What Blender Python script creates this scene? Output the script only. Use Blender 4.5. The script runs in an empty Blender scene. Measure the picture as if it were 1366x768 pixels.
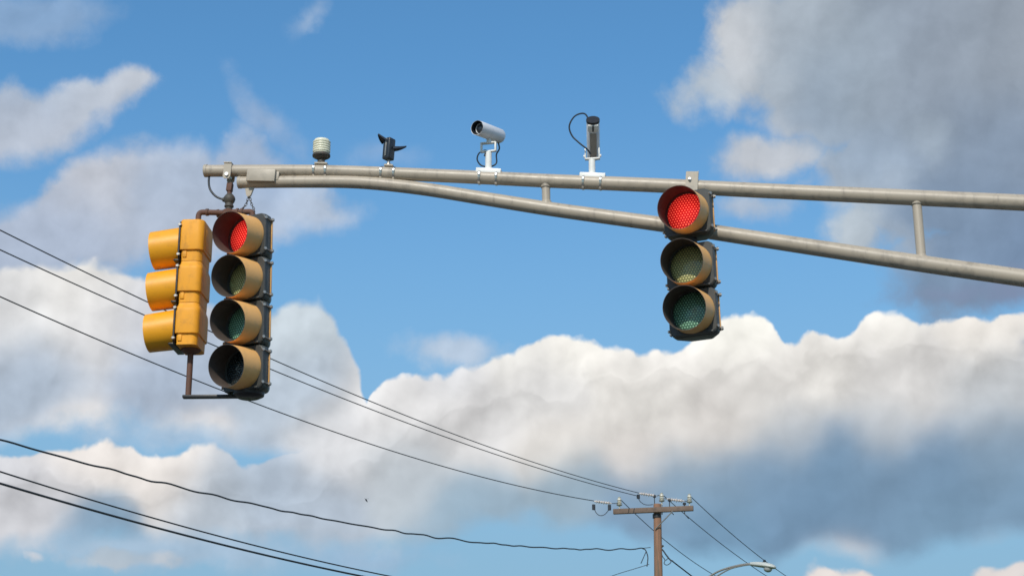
import bpy, bmesh, math, random
import numpy as np
from mathutils import Vector, Matrix
random.seed(7)
R = math.radians
C = bpy.context.scene.collection

# ------------------------------------------------------------------ camera
F, PITCH, ROLL, CAMZ = 2400.0, R(18.0), R(0.0), 1.6
cam_d = bpy.data.cameras.new('camera'); cam = bpy.data.objects.new('camera', cam_d); C.objects.link(cam)
cam.location = (0, 0, CAMZ); cam.rotation_euler = (R(90) + PITCH, ROLL, 0)
cam_d.sensor_width = 36; cam_d.lens = F / 1366 * 36; cam_d.clip_end = 5000; cam_d.clip_start = 0.1
bpy.context.scene.camera = cam
SC = bpy.context.scene
SC.view_settings.view_transform = 'Standard'; SC.view_settings.look = 'None'
SC.view_settings.exposure = 0.0; SC.view_settings.gamma = 1; SC.view_settings.use_curve_mapping = False

SC.cycles.use_adaptive_sampling = True; SC.cycles.adaptive_threshold = 0.015; SC.cycles.adaptive_min_samples = 16
SC.cycles.max_bounces = 6; SC.cycles.diffuse_bounces = 3; SC.cycles.glossy_bounces = 3; SC.cycles.filter_width = 1.6; SC.cycles.use_denoising = True; SC.cycles.denoiser = 'OPENIMAGEDENOISE'
def ray(px, py):
    a = (px - 683) / F; b = (384 - py) / F
    return Vector((a, math.cos(PITCH) - b * math.sin(PITCH), math.sin(PITCH) + b * math.cos(PITCH)))
def azel(px, py):
    d = ray(px, py).normalized()
    return math.atan2(d.x, d.y) * F, (math.asin(d.z) - PITCH) * F   # "pixel-sized" angular units
EYE = Vector((0, 0, CAMZ))

# ------------------------------------------------------------------ sun and sky
SUN_EL, SUN_AZ = R(40), R(194)       # azimuth clockwise from +Y: behind the camera, to its left
sd = Vector((math.sin(SUN_AZ) * math.cos(SUN_EL), math.cos(SUN_AZ) * math.cos(SUN_EL), math.sin(SUN_EL)))
sun_d = bpy.data.lights.new('sun', 'SUN'); sun = bpy.data.objects.new('sun', sun_d); C.objects.link(sun)
sun_d.energy = 3.2; sun_d.angle = R(0.5); sun_d.color = (1.0, 0.92, 0.80)
sun.rotation_euler = sd.to_track_quat('Z', 'Y').to_euler()

world = bpy.data.worlds.new('World'); bpy.context.scene.world = world; world.use_nodes = True
WT = world.node_tree; WT.nodes.clear()
world.cycles.sampling_method = 'MANUAL'; world.cycles.sample_map_resolution = 256

class S:                                    # a socket wrapped so that node maths reads like maths
    def __init__(s, sock, nt): s.s = sock; s.nt = nt
    def _m(s, op, *a, clamp=False):
        n = s.nt.nodes.new('ShaderNodeMath'); n.operation = op; n.use_clamp = clamp
        for i, x in enumerate((s,) + a):
            if isinstance(x, S): s.nt.links.new(x.s, n.inputs[i])
            else: n.inputs[i].default_value = x
        return S(n.outputs[0], s.nt)
    def __add__(s, o): return s._m('ADD', o)
    __radd__ = __add__
    def __sub__(s, o): return s._m('SUBTRACT', o)
    def __rsub__(s, o): return (s * -1.0) + o
    def __mul__(s, o): return s._m('MULTIPLY', o)
    __rmul__ = __mul__
    def __truediv__(s, o): return s._m('DIVIDE', o)
    def max(s, o): return s._m('MAXIMUM', o)
    def min(s, o): return s._m('MINIMUM', o)
    def pow(s, o): return s._m('POWER', o)
    def clamp(s): return s._m('ADD', 0.0, clamp=True)
    def ss(s, lo, hi):
        n = s.nt.nodes.new('ShaderNodeMapRange'); n.interpolation_type = 'SMOOTHSTEP'
        s.nt.links.new(s.s, n.inputs[0]); n.inputs[1].default_value = lo; n.inputs[2].default_value = hi
        return S(n.outputs[0], s.nt)
def vec(nt, op, a, b=None, scale=None):
    n = nt.nodes.new('ShaderNodeVectorMath'); n.operation = op
    for i, x in enumerate((a, b)):
        if x is None: continue
        if isinstance(x, S): nt.links.new(x.s, n.inputs[i])
        else: n.inputs[i].default_value = x
    if scale is not None:
        if isinstance(scale, S): nt.links.new(scale.s, n.inputs['Scale'])
        else: n.inputs['Scale'].default_value = scale
    return S(n.outputs['Value' if op in ('LENGTH', 'DISTANCE', 'DOT_PRODUCT') else 'Vector'], nt)
def comb(nt, x, y, z=0.0):
    n = nt.nodes.new('ShaderNodeCombineXYZ')
    for i, v in enumerate((x, y, z)):
        if isinstance(v, S): nt.links.new(v.s, n.inputs[i])
        else: n.inputs[i].default_value = v
    return S(n.outputs[0], nt)
def noise(nt, v, scale, detail=5, rough=0.55, color=False, lac=2.0, typ='FBM'):
    n = nt.nodes.new('ShaderNodeTexNoise'); n.noise_type = typ; n.inputs['Scale'].default_value = scale
    n.inputs['Detail'].default_value = detail; n.inputs['Roughness'].default_value = rough
    n.inputs['Lacunarity'].default_value = lac
    nt.links.new(v.s, n.inputs['Vector'])
    return S(n.outputs['Color' if color else 'Fac'], nt)
def mix(nt, f, a, b):
    n = nt.nodes.new('ShaderNodeMix'); n.data_type = 'RGBA'
    for i, x in ((0, f), (6, a), (7, b)):
        if isinstance(x, S): nt.links.new(x.s, n.inputs[i])
        else: n.inputs[i].default_value = (x if not isinstance(x, tuple) else tuple(x) + (1,) if len(x) == 3 else x)
    return S(n.outputs[2], nt)
def lin(c):
    return tuple(((v / 255) / 12.92 if v / 255 <= .04045 else (((v / 255) + .055) / 1.055) ** 2.4) for v in c)

def build_world():
    nt = WT
    tc = nt.nodes.new('ShaderNodeTexCoord')
    d = vec(nt, 'NORMALIZE', S(tc.outputs['Generated'], nt))
    sp = nt.nodes.new('ShaderNodeSeparateXYZ'); nt.links.new(d.s, sp.inputs[0])
    x, y, z = (S(o, nt) for o in sp.outputs)
    az = x._m('ARCTAN2', y) * F                           # azimuth and height above the horizon, as angles
    el = (z._m('ARCSINE') - PITCH) * F
    q = comb(nt, az, el)
    dk = vec(nt, 'SCALE', q, scale=0.01)
    def warp(v, s, amp, detail, rough, off):
        n = noise(nt, vec(nt, 'ADD', v, off), s, detail, rough, color=True)
        n = vec(nt, 'MULTIPLY', vec(nt, 'SUBTRACT', n, (0.5, 0.5, 0.5)), (1.0, 0.72, 0.0))
        return vec(nt, 'SCALE', n, scale=amp)
    w1 = warp(dk, 1.7, WARP1, 5, 0.43, (8.4, 1.2, 6.3))
    w2 = warp(dk, 0.9, WARP2, 6, 0.60, (13.1, 2.7, 5.3))
    q1 = vec(nt, 'ADD', q, w1); q2 = vec(nt, 'ADD', q, w2)
    qs = vec(nt, 'ADD', q, vec(nt, 'SCALE', w1, scale=1.6))
    def billow(v, s, off, detail=3.0):                    # rounded lumps at several sizes
        n = nt.nodes.new('ShaderNodeTexVoronoi'); n.feature = 'SMOOTH_F1'; n.normalize = False; n.voronoi_dimensions = '2D'
        n.inputs['Scale'].default_value = s; n.inputs['Detail'].default_value = detail
        n.inputs['Roughness'].default_value = 0.42; n.inputs['Smoothness'].default_value = 0.75
        nt.links.new(vec(nt, 'ADD', v, off).s, n.inputs['Vector'])
        return 1.0 - S(n.outputs['Distance'], nt)
    dkw = vec(nt, 'ADD', dk, vec(nt, 'SCALE', w1, scale=0.008))
    bill = billow(dkw, 2.2, (0, 0, 0))
    bill_s = billow(dkw, 2.2, (-0.09, 0.11, 0))
    relief = bill - bill_s
    dkb = vec(nt, 'ADD', dk, vec(nt, 'SCALE', w1, scale=0.014))
    big = billow(dkb, 0.95, (2.3, 1.1, 0), 2.0) - billow(dkb, 0.95, (2.3 - 0.2, 1.1 + 0.26, 0), 2.0)
    fine = noise(nt, dk, 1.1, 7, 0.56) - 0.5
    fine_s = noise(nt, vec(nt, 'ADD', dk, (-.16, .2, 0)), 1.1, 7, 0.56) - 0.5
    relief2 = fine - fine_s
    body = noise(nt, vec(nt, 'ADD', dk, vec(nt, 'SCALE', w1, scale=0.02)), 0.75, 6, 0.62) - 0.5
    body_s = noise(nt, vec(nt, 'ADD', vec(nt, 'ADD', dk, vec(nt, 'SCALE', w1, scale=0.02)), (-.18, .22, 0)), 0.75, 6, 0.62) - 0.5
    relief3 = body - body_s

    def xy(v):
        n = nt.nodes.new('ShaderNodeSeparateXYZ'); nt.links.new(v.s, n.inputs[0]); return S(n.outputs[0], nt), S(n.outputs[1], nt)
    def curve(v, pts):                                   # outline height as a smooth function of direction
        n = nt.nodes.new('ShaderNodeFloatCurve'); cm = n.mapping; c = cm.curves[0]
        P = sorted(((p + 1000) / 2000, (o + 1000) / 2000) for p, o in pts)
        c.points[0].location = P[0]; c.points[1].location = P[-1]
        for p in P[1:-1]: c.points.new(*p)
        cm.extend = 'HORIZONTAL'; cm.update()
        nt.links.new(((v + 1000.0) * (1 / 2000)).s, n.inputs['Value'])
        return S(n.outputs[0], nt) * 2000.0 - 1000.0
    def top(qq, pts):
        X, Y = xy(qq); return curve(X, [azel(*p) for p in pts]) - Y
    def bottom(qq, pts):
        X, Y = xy(qq); return Y - curve(X, [azel(*p) for p in pts])
    def left(qq, pts):
        X, Y = xy(qq); return X - curve(Y, [azel(*p)[::-1] for p in pts])
    def blobs(qq, ells):
        D = None
        for (px, py, rx, ry, *rot) in ells:
            X, Y = azel(px, py)
            m = nt.nodes.new('ShaderNodeMapping'); m.vector_type = 'TEXTURE'
            nt.links.new(qq.s, m.inputs['Vector'])
            m.inputs['Location'].default_value = (X, Y, 0); m.inputs['Scale'].default_value = (rx, ry, 1)
            m.inputs['Rotation'].default_value = (0, 0, R(rot[0]) if rot else 0)
            e = (1.0 - vec(nt, 'LENGTH', S(m.outputs[0], nt))) * float(min(rx, ry))
            D = e if D is None else D.max(e)
        return D
    def tones(qq, pts):                                  # slow change of tone over the cloud body
        A = None; W = None
        for (px, py, r, c) in pts:
            X, Y = azel(px, py)
            dd = vec(nt, 'DISTANCE', qq, (X, Y, 0)) * (1.0 / r)
            w = (dd * dd * -1.0)._m('EXPONENT') + 1e-6
            a = vec(nt, 'SCALE', lin(c), scale=w)
            A = a if A is None else vec(nt, 'ADD', A, a)
            W = w if W is None else W + w
        return vec(nt, 'SCALE', A, scale=W.pow(-1.0))
    sky = nt.nodes.new('ShaderNodeTexSky'); sky.sky_type = 'NISHITA'; sky.sun_disc = False
    sky.sun_elevation = SUN_EL; sky.sun_rotation = SUN_AZ; sky.air_density = 1.0; sky.dust_density = SKY_DUST; sky.ozone_density = SKY_OZ
    skyc = vec(nt, 'MULTIPLY', S(sky.outputs[0], nt), tuple(SKY_K * t for t in SKY_T))
    low = 1.0 - el.ss(-520, 330)
    skyc = mix(nt, low * 0.92, skyc, lin(SKY_LOW))       # pale haze of the air near the horizon
    lump = (bill - BM) * 27.0
    # thin grey veils on the left, shaded mass on the right
    aA = (top(q2, A_TOP) + lump * .5 + fine * 14.0).ss(-5, 22) * (bottom(q2, A_BOT) + fine * 40.0).ss(-14, 26)
    aB = (top(q2, B_TOP) + lump * .5 + fine * 30.0).ss(-6, 34) * (bottom(q2, B_BOT) + fine * 60.0).ss(-18, 30)
    aW = (blobs(q2, WISP) + fine * 46.0).ss(-6, 24) * 0.7
    q3 = vec(nt, 'ADD', q2, vec(nt, 'SCALE', w1, scale=0.8))
    aF = (blobs(q3, F_EL) + lump * .6 + body * 45.0 + fine * 25.0 + 9.0).ss(-6, 32)
    a1 = aA.max(aB).max(aW).max(aF)
    c1 = vec(nt, 'SCALE', tones(q2, HIGH_T), scale=(relief2 * 0.26 + relief3 * 0.38 + relief * 0.08 + big * 0.14 + 1.0))
    # sunlit cumulus: crisp tops, soft bases
    qe = vec(nt, 'ADD', q, vec(nt, 'SCALE', w1, scale=0.55))
    tC = top(vec(nt, 'ADD', q, vec(nt, 'SCALE', w1, scale=0.75)), C_TOP) + lump * .65; tE = top(qe, E_TOP) + lump * .62 + fine * 10.0
    aC = (tC + fine * 12.0).ss(-4, 11) * (bottom(qs, C_BOT) + fine * 50.0).ss(-16, 26)
    aE = tE.ss(-2, 6) * (bottom(qs, E_BOT) + fine * 40.0).ss(-16, 22)
    G = blobs(q1, G_EL) + lump * .7
    aG = G.ss(-3, 8)
    a2 = aC.max(aE).max(aG)
    rim = (1.0 - tE._m('ABSOLUTE').ss(4, 30)) * 0.07
    depth = tE.ss(40, 150)
    t2 = top(q1, E2_TOP) + lump * 1.2                    # a nearer row of heads in front of the bright tops
    front = t2.ss(-2, 7) * (1.0 - t2.ss(5, 85)) * 0.10
    c2 = vec(nt, 'SCALE', tones(q1, CUM_T), scale=relief * 0.16 * (1.0 - depth * 0.5) + big * 0.26 * (1.0 - depth * 0.35) + relief2 * 0.14 * (1.0 - depth * 0.7) + relief3 * 0.24 * (1.0 - depth * 0.35) + 1.0 + rim - front)
    a3 = (blobs(q2, SCUD) + fine * 50.0).ss(-8, 22) * 0.85
    # broken cloud in every other direction
    far = noise(nt, vec(nt, 'ADD', d, (5, 1, 2)), 3.0, 5, 0.58)
    outside = (vec(nt, 'DISTANCE', d, tuple(ray(683, 384).normalized())).ss(0.36, 0.5))
    inside = 1.0 - outside
    ag = far.ss(0.50, 0.62) * outside * z.ss(0.0, 0.1)
    out = mix(nt, ag, skyc, lin((205, 206, 210)))
    out = mix(nt, a1 * inside * 0.95, out, c1)
    out = mix(nt, a2 * inside, out, c2)
    out = mix(nt, a3 * inside, out, lin((128, 143, 172)))
    bg = nt.nodes.new('ShaderNodeBackground'); bg.inputs[1].default_value = 1.0
    nt.links.new(out.s, bg.inputs[0])
    wo = nt.nodes.new('ShaderNodeOutputWorld'); nt.links.new(bg.outputs[0], wo.inputs[0])

SKY_K, SKY_T, SKY_DUST, SKY_OZ = 0.10, (0.80, 1.36, 1.57), 0.6, 2.0
SKY_LOW = (140, 177, 202)
WARP1, WARP2, BM = 32, 90, 0.70
A_TOP = [(-90, 130), (0, 112), (25, 100), (60, 110), (100, 97), (140, 85), (180, 74), (205, 76), (222, 105), (240, 160), (300, 190)]
A_BOT = [(-90, 240), (0, 225), (60, 205), (120, 180), (170, 150), (215, 112), (245, 90), (300, 60)]
B_TOP = [(-90, 290), (0, 268), (45, 245), (85, 200), (110, 188), (160, 183), (250, 178), (290, 185), (330, 150), (370, 178), (420, 215), (455, 252), (485, 262), (505, 285), (530, 330)]
B_BOT = [(-90, 420), (0, 400), (100, 375), (200, 350), (300, 352), (350, 335), (400, 305), (440, 312), (480, 302), (505, 280), (530, 250)]
F_EL = [(1015, 60, 85, 85, 0), (955, 112, 72, 42, 12), (1130, 90, 160, 120), (1330, 130, 210, 200), (1035, 207, 92, 40, 8), (1130, 235, 70, 50), (1210, 220, 110, 110), (1150, 305, 58, 40), (1310, 345, 135, 85, 8), (1400, 0, 280, 170), (1230, 20, 240, 130)]
F_LEFT = [(1030, -60), (1005, 0), (965, 28), (948, 60), (925, 85), (902, 125), (905, 145), (985, 165), (1015, 178), (965, 192), (948, 215), (955, 245), (1010, 262), (1085, 275), (1105, 300), (1130, 340), (1170, 375), (1182, 408), (1240, 425), (1420, 450), (1500, 490)]
C_TOP = [(-90, 360), (0, 352), (60, 346), (110, 342), (150, 350), (200, 368), (260, 392), (330, 408), (390, 398), (430, 405), (460, 440), (476, 485), (492, 530), (530, 600)]
C_BOT = [(-90, 600), (0, 590), (60, 578), (120, 562), (200, 560), (260, 575), (330, 590), (400, 612), (460, 612), (500, 570), (530, 480)]
E_TOP = [(-90, 600), (0, 596), (35, 603), (70, 584), (105, 580), (140, 582), (178, 586), (200, 600), (228, 594), (262, 588), (300, 594), (330, 615), (370, 605), (400, 590), (440, 562), (480, 542), (503, 510), (540, 498), (600, 490), (650, 478), (690, 460), (735, 440), (785, 445), (835, 462), (880, 466), (925, 445), (975, 415), (1010, 415), (1035, 432), (1047, 450), (1090, 440), (1130, 436), (1160, 414), (1190, 408), (1235, 424), (1290, 418), (1340, 412), (1400, 408), (1480, 410)]
E2_TOP = [(-90, 660), (0, 640), (60, 625), (130, 640), (200, 650), (250, 625), (320, 640), (400, 650), (450, 620), (500, 600), (540, 560), (590, 545), (640, 520), (690, 500), (745, 512), (790, 490), (850, 500), (890, 478), (940, 490), (1000, 470), (1050, 480), (1100, 455), (1160, 462), (1220, 445), (1290, 452), (1366, 465), (1480, 470)]
E_BOT = [(-90, 724), (0, 729), (120, 724), (200, 714), (330, 724), (450, 729), (560, 726), (640, 694), (760, 699), (850, 716), (930, 739), (1010, 746), (1100, 732), (1200, 736), (1300, 719), (1400, 709), (1480, 704)]
WISP = [(30, 25, 130, 45, 8), (405, 22, 36, 18, 40), (520, 205, 55, 18, 0), (600, 474, 85, 32, -6), (360, 160, 80, 22, -40), (1135, 300, 50, 38, 0), (1010, 275, 60, 24, 0), (270, 575, 190, 34, 0), (240, 735, 260, 34, 0), (480, 740, 120, 24, 0)]
HIGH_T = [(40, 170, 70, (178, 186, 200)), (180, 95, 40, (192, 198, 208)), (110, 120, 40, (186, 194, 206)), (30, 30, 90, (135, 165, 200)), (130, 225, 50, (192, 194, 202)),
          (60, 320, 70, (165, 178, 200)), (250, 240, 70, (165, 180, 202)), (340, 190, 50, (150, 173, 205)), (450, 280, 45, (172, 188, 210)), (400, 20, 40, (160, 183, 212)),
          (520, 205, 40, (130, 165, 208)), (240, 330, 60, (170, 180, 198)), (260, 575, 70, (176, 194, 214)), (250, 735, 90, (166, 186, 208)), (480, 740, 70, (150, 176, 204)), (600, 472, 50, (196, 204, 216)),
          (985, 60, 42, (206, 204, 211)), (930, 130, 45, (180, 187, 202)), (1040, 110, 30, (176, 182, 196)), (1060, 20, 55, (172, 178, 192)), (1120, 90, 70, (154, 163, 180)), (1020, 205, 48, (198, 197, 207)),
          (1090, 150, 45, (148, 160, 182)), (1250, 60, 90, (145, 152, 170)), (1350, 60, 80, (148, 152, 166)), (1160, 230, 45, (155, 168, 192)), (1140, 295, 34, (188, 194, 206)), (1215, 320, 22, (160, 170, 190)), (1330, 200, 80, (128, 140, 165)),
          (1290, 330, 70, (118, 136, 168)), (1240, 180, 26, (168, 178, 196)), (1190, 245, 20, (170, 180, 200)), (1366, 340, 60, (110, 129, 165))]
G_EL = [(1120, 778, 85, 30, 0), (1350, 776, 60, 28, 0), (1000, 790, 60, 20), (145, 745, 115, 20, 0)]
CUM_T = [(90, 375, 60, (224, 223, 220)), (20, 400, 50, (208, 210, 213)), (130, 430, 50, (208, 209, 212)), (50, 500, 45, (172, 183, 202)), (210, 500, 50, (168, 179, 200)), (200, 420, 40, (200, 203, 210)),
         (390, 430, 45, (196, 204, 214)), (400, 510, 45, (182, 192, 208)),
         (110, 595, 40, (222, 217, 213)), (240, 610, 40, (221, 216, 212)), (290, 650, 40, (182, 190, 204)), (60, 655, 40, (200, 202, 208)), (120, 700, 30, (146, 166, 198)), (130, 745, 22, (178, 188, 202)), (350, 640, 40, (176, 187, 205)),
         (450, 590, 45, (206, 208, 212)), (430, 680, 40, (178, 188, 205)), (520, 550, 50, (214, 214, 215)), (540, 630, 45, (192, 198, 208)), (600, 500, 30, (208, 210, 214)), (620, 690, 45, (160, 174, 198)),
         (690, 465, 35, (232, 231, 227)), (760, 455, 40, (238, 236, 230)), (880, 475, 40, (230, 228, 224)), (990, 435, 40, (240, 238, 231)), (720, 520, 45, (214, 214, 214)), (740, 590, 35, (214, 211, 207)), (860, 530, 50, (219, 217, 213)),
         (620, 560, 50, (210, 210, 211)), (940, 570, 45, (206, 203, 200)), (850, 605, 35, (210, 206, 203)), (1020, 520, 50, (214, 212, 209)), (1100, 475, 45, (222, 220, 216)), (1185, 430, 30, (234, 232, 227)), (1200, 510, 55, (209, 208, 207)),
         (1310, 440, 40, (222, 218, 212)), (1330, 520, 50, (196, 197, 203)), (1180, 570, 32, (190, 192, 199)), (1050, 580, 32, (190, 192, 199)), (1160, 630, 45, (122, 142, 176)), (900, 640, 35, (140, 156, 184)), (1040, 625, 35, (128, 146, 178)), (760, 650, 35, (160, 172, 194)), (850, 675, 40, (130, 150, 184)), (960, 640, 35, (135, 152, 182)), (1080, 650, 60, (118, 140, 176)),
         (950, 700, 45, (120, 146, 182)), (1230, 640, 60, (122, 142, 177)), (1340, 600, 45, (132, 148, 178)), (1350, 680, 45, (124, 145, 178)), (1250, 700, 45, (124, 147, 180)), (1120, 765, 30, (220, 212, 208)), (1340, 765, 30, (218, 211, 208))]
SCUD = [(1270, 392, 80, 14, 0), (1360, 385, 60, 30, 0), (1365, 470, 18, 14)]
def shift(T, f): return [(x, y, r_, tuple(min(250, max(0, v)) for v in f(x, y, c))) for x, y, r_, c in T]
def fh(x, y, c):
    if x > 900: return tuple(v * .86 + n * .14 + d_ for v, n, d_ in zip(c, (178, 184, 190), (0, 4, 1)))
    return tuple(v * .85 + n * .15 + 5 for v, n in zip(c, (210, 212, 216)))
def fc(x, y, c):
    if c[0] < 165: return tuple(v * .85 + n * .15 + d_ for v, n, d_ in zip(c, (176, 196, 202), (-9, 0, -3)))
    if c[0] < 200: return tuple(v + d_ for v, d_ in zip(c, (2, 5, 3)))
    return tuple(v * 1.0 + 11 - .03 * i * 30 for i, v in enumerate(c))
HIGH_T = shift(HIGH_T, fh); CUM_T = shift(CUM_T, fc)
build_world()

# ------------------------------------------------------------------ helpers
def tag(o, label=None, cat=None, group=None, kind=None):
    for k, v in (('label', label), ('category', cat), ('group', group), ('kind', kind)):
        if v: o[k] = v
    return o
def empty(name, loc, rotz=0.0, tilt=0.0, **kw):
    o = bpy.data.objects.new(name, None); C.objects.link(o); o.empty_display_size = .1
    o.location = loc; o.rotation_euler = (0, tilt, rotz)
    return tag(o, **kw)
def copy_tree(o, parent=None):
    c = o.copy(); C.objects.link(c)
    if parent: c.parent = parent
    for ch in list(o.children): copy_tree(ch, c)
    return c

class MB:
    def __init__(s): s.bm = bmesh.new(); s.mi = 0
    def _tag(s, faces):
        for f in faces: f.material_index = s.mi
    def box(s, c, size, rot=None, bev=0.0, seg=2):
        m = Matrix.Translation(c) @ (rot.to_4x4() if rot else Matrix.Identity(4)) @ Matrix.Diagonal((*size, 1))
        r = bmesh.ops.create_cube(s.bm, size=1, matrix=m)
        vs = r['verts']; fs = {f for v in vs for f in v.link_faces}; s._tag(fs)
        if bev:
            es = list({e for v in vs for e in v.link_edges})
            rr = bmesh.ops.bevel(s.bm, geom=es, offset=bev, segments=seg, affect='EDGES', profile=0.5)
            s._tag(rr['faces'])
        return s
    def loft(s, rings, cap=True, closed=True):
        vs = [[s.bm.verts.new(p) for p in ring] for ring in rings]
        n = len(rings[0]); fs = []
        for a, b in zip(vs, vs[1:]):
            for i in range(n if closed else n - 1):
                j = (i + 1) % n
                fs.append(s.bm.faces.new((a[i], a[j], b[j], b[i])))
        if cap:
            fs.append(s.bm.faces.new(list(reversed(vs[0])))); fs.append(s.bm.faces.new(vs[-1]))
        s._tag(fs); return s
    def tube(s, pts, r, n=16, cap=True):
        pts = [Vector(p) for p in pts]; rs = r if isinstance(r, (list, tuple)) else [r] * len(pts)
        rings = []; up = None
        for i, p in enumerate(pts):
            t = (pts[min(i + 1, len(pts) - 1)] - pts[max(i - 1, 0)]).normalized()
            if up is None:
                up = Vector((0, 0, 1)) if abs(t.z) < .9 else Vector((1, 0, 0))
            u = (up - t * up.dot(t)).normalized(); up = u; v = t.cross(u)
            rings.append([p + (u * math.cos(a) + v * math.sin(a)) * rs[i] for a in (2 * math.pi * k / n for k in range(n))])
        return s.loft(rings, cap)
    def lathe(s, prof, origin=(0, 0, 0), axis=(0, 0, 1), n=32, cap=True):
        o = Vector(origin); t = Vector(axis).normalized()
        up = Vector((0, 0, 1)) if abs(t.z) < .9 else Vector((1, 0, 0))
        u = (up - t * up.dot(t)).normalized(); v = t.cross(u)
        return s.loft([[o + t * h + (u * math.cos(a) + v * math.sin(a)) * max(r, 1e-4) for a in (2 * math.pi * k / n for k in range(n))] for (r, h) in prof], cap)
    def build(s, name, mats, parent=None, smooth=True, loc=None, ang=35):
        bmesh.ops.recalc_face_normals(s.bm, faces=s.bm.faces)
        me = bpy.data.meshes.new(name); s.bm.to_mesh(me); s.bm.free()
        for m in (mats if isinstance(mats, (list, tuple)) else [mats]): me.materials.append(m)
        o = bpy.data.objects.new(name, me); C.objects.link(o)
        if parent: o.parent = parent
        if loc: o.location = loc
        if smooth:
            me.polygons.foreach_set('use_smooth', [True] * len(me.polygons))
            me.set_sharp_from_angle(angle=R(ang))
        return o

# ------------------------------------------------------------------ materials
def mat(name, col, rough=.5, metal=0.0, var=.12, vs=6.0, dirt=None, dirt_amt=.35, dscale=14., bump=0.0, spec=.5, coat=0.0, dthr=(.5, .7)):
    m = bpy.data.materials.new(name); m.use_nodes = True; nt = m.node_tree
    b = nt.nodes['Principled BSDF']; tc = nt.nodes.new('ShaderNodeTexCoord'); P = S(tc.outputs['Object'], nt)
    n1 = noise(nt, P, vs, 5, .6)
    c = vec(nt, 'SCALE', tuple(col), scale=(n1 - .5) * (2 * var) + 1.0)
    if dirt:
        n2 = noise(nt, vec(nt, 'ADD', P, (4, 9, 2)), dscale, 7, .68).ss(*dthr) * dirt_amt
        c = mix(nt, n2, c, tuple(dirt))
    nt.links.new(c.s, b.inputs['Base Color'])
    r = (noise(nt, vec(nt, 'ADD', P, (1, 2, 3)), 22, 4, .6) - .5) * .25 + rough
    nt.links.new(r.s, b.inputs['Roughness'])
    b.inputs['Metallic'].default_value = metal; b.inputs['Specular IOR Level'].default_value = spec
    b.inputs['Coat Weight'].default_value = coat
    if bump:
        bp = nt.nodes.new('ShaderNodeBump'); bp.inputs['Strength'].default_value = bump; bp.inputs['Distance'].default_value = .002
        nn = noise(nt, P, 60, 5, .65); nt.links.new(nn.s, bp.inputs['Height']); nt.links.new(bp.outputs[0], b.inputs['Normal'])
    return m
M = {}
M['arm'] = mat('weathered_tan_paint', (.44, .375, .295), .42, var=.12, vs=3, dirt=(.15, .13, .11), dirt_amt=.45, dscale=6, bump=.15)
def streaks(m, col, sc, amt, lo=.52, hi=.75):
    nt = m.node_tree; b = nt.nodes['Principled BSDF']; src = b.inputs['Base Color'].links[0].from_socket
    tc = nt.nodes.new('ShaderNodeTexCoord'); mp = nt.nodes.new('ShaderNodeMapping'); mp.inputs['Scale'].default_value = sc
    nt.links.new(tc.outputs['Object'], mp.inputs['Vector'])
    f = noise(nt, S(mp.outputs[0], nt), 1.0, 5, .65).ss(lo, hi) * amt
    nt.links.new(mix(nt, f, S(src, nt), tuple(col)).s, b.inputs['Base Color'])
streaks(M['arm'], (.17, .145, .12), (22, 22, 2.5), .5)
M['plate'] = mat('tan_plate', (.42, .365, .29), .5, var=.06, dirt=(.2, .18, .15), dirt_amt=.3)
M['yellow'] = mat('federal_yellow_paint', (.88, .375, .026), .55, var=.13, vs=5, dirt=(.38, .17, .05), dirt_amt=.35, dscale=13, bump=.2, spec=.3, dthr=(.46, .72))
M['yellow_visor'] = mat('yellow_visor_paint', (.88, .38, .014), .42, var=.08, vs=7, dirt=(.5, .22, .03), dirt_amt=.3)
M['tan_visor'] = mat('faded_yellow_visor', (.86, .455, .15), .5, var=.08, vs=7, dirt=(.5, .3, .13), dirt_amt=.3)
M['inner'] = mat('flat_black_brown', (.035, .028, .024), .75, var=.2, dirt=(.08, .06, .05), dirt_amt=.3)
M['inner_brown'] = mat('visor_inside_dusty', (.10, .075, .062), .7, var=.15, dirt=(.05, .04, .035), dirt_amt=.4)
M['grey_head'] = mat('dark_grey_housing', (.075, .08, .072), .5, var=.12, dirt=(.13, .13, .11), dirt_amt=.35)
M['black'] = mat('black_door', (.018, .018, .02), .45, var=.2, dirt=(.06, .055, .05), dirt_amt=.25)
M['rust'] = mat('rusty_pipe', (.13, .062, .042), .75, var=.3, vs=18, dirt=(.07, .06, .055), dirt_amt=.6, dscale=22, bump=.5)
M['iron'] = mat('dark_casting', (.07, .065, .055), .6, var=.25, dirt=(.2, .08, .04), dirt_amt=.5, dscale=30, bump=.3)
M['steel'] = mat('bright_steel', (.8, .78, .74), .34, metal=1.0, var=.05)
M['zinc'] = mat('zinc_hardware', (.40, .37, .33), .4, metal=.7, var=.15, dirt=(.3, .12, .06), dirt_amt=.4, dscale=40)
M['white'] = mat('white_paint', (.80, .79, .75), .4, var=.04, dirt=(.5, .47, .42), dirt_amt=.25)
M['silver'] = mat('silver_paint', (.76, .76, .78), .35, metal=.0, var=.04, dirt=(.4, .4, .4), dirt_amt=.25)
M['camgrey'] = mat('camera_underside', (.33, .28, .24), .5, var=.1)
M['rubber'] = mat('black_cable', (.016, .022, .03), .5, var=.1)
M['wire'] = mat('weathered_wire', (.03, .033, .04), .6, var=.1)
M['beacon'] = mat('frosted_beacon', (.80, .77, .60), .35, var=.03, spec=.6)
M['sensor'] = mat('black_sensor_plastic', (.022, .026, .034), .35, var=.1)
M['wood'] = mat('weathered_pole_wood', (.30, .16, .10), .85, var=.5, vs=3, dirt=(.09, .06, .05), dirt_amt=.6, dscale=5, bump=.5)
M['beam'] = mat('crossarm_wood', (.18, .125, .095), .85, var=.3, vs=4, dirt=(.08, .06, .05), dirt_amt=.5, dscale=6, bump=.4)
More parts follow.
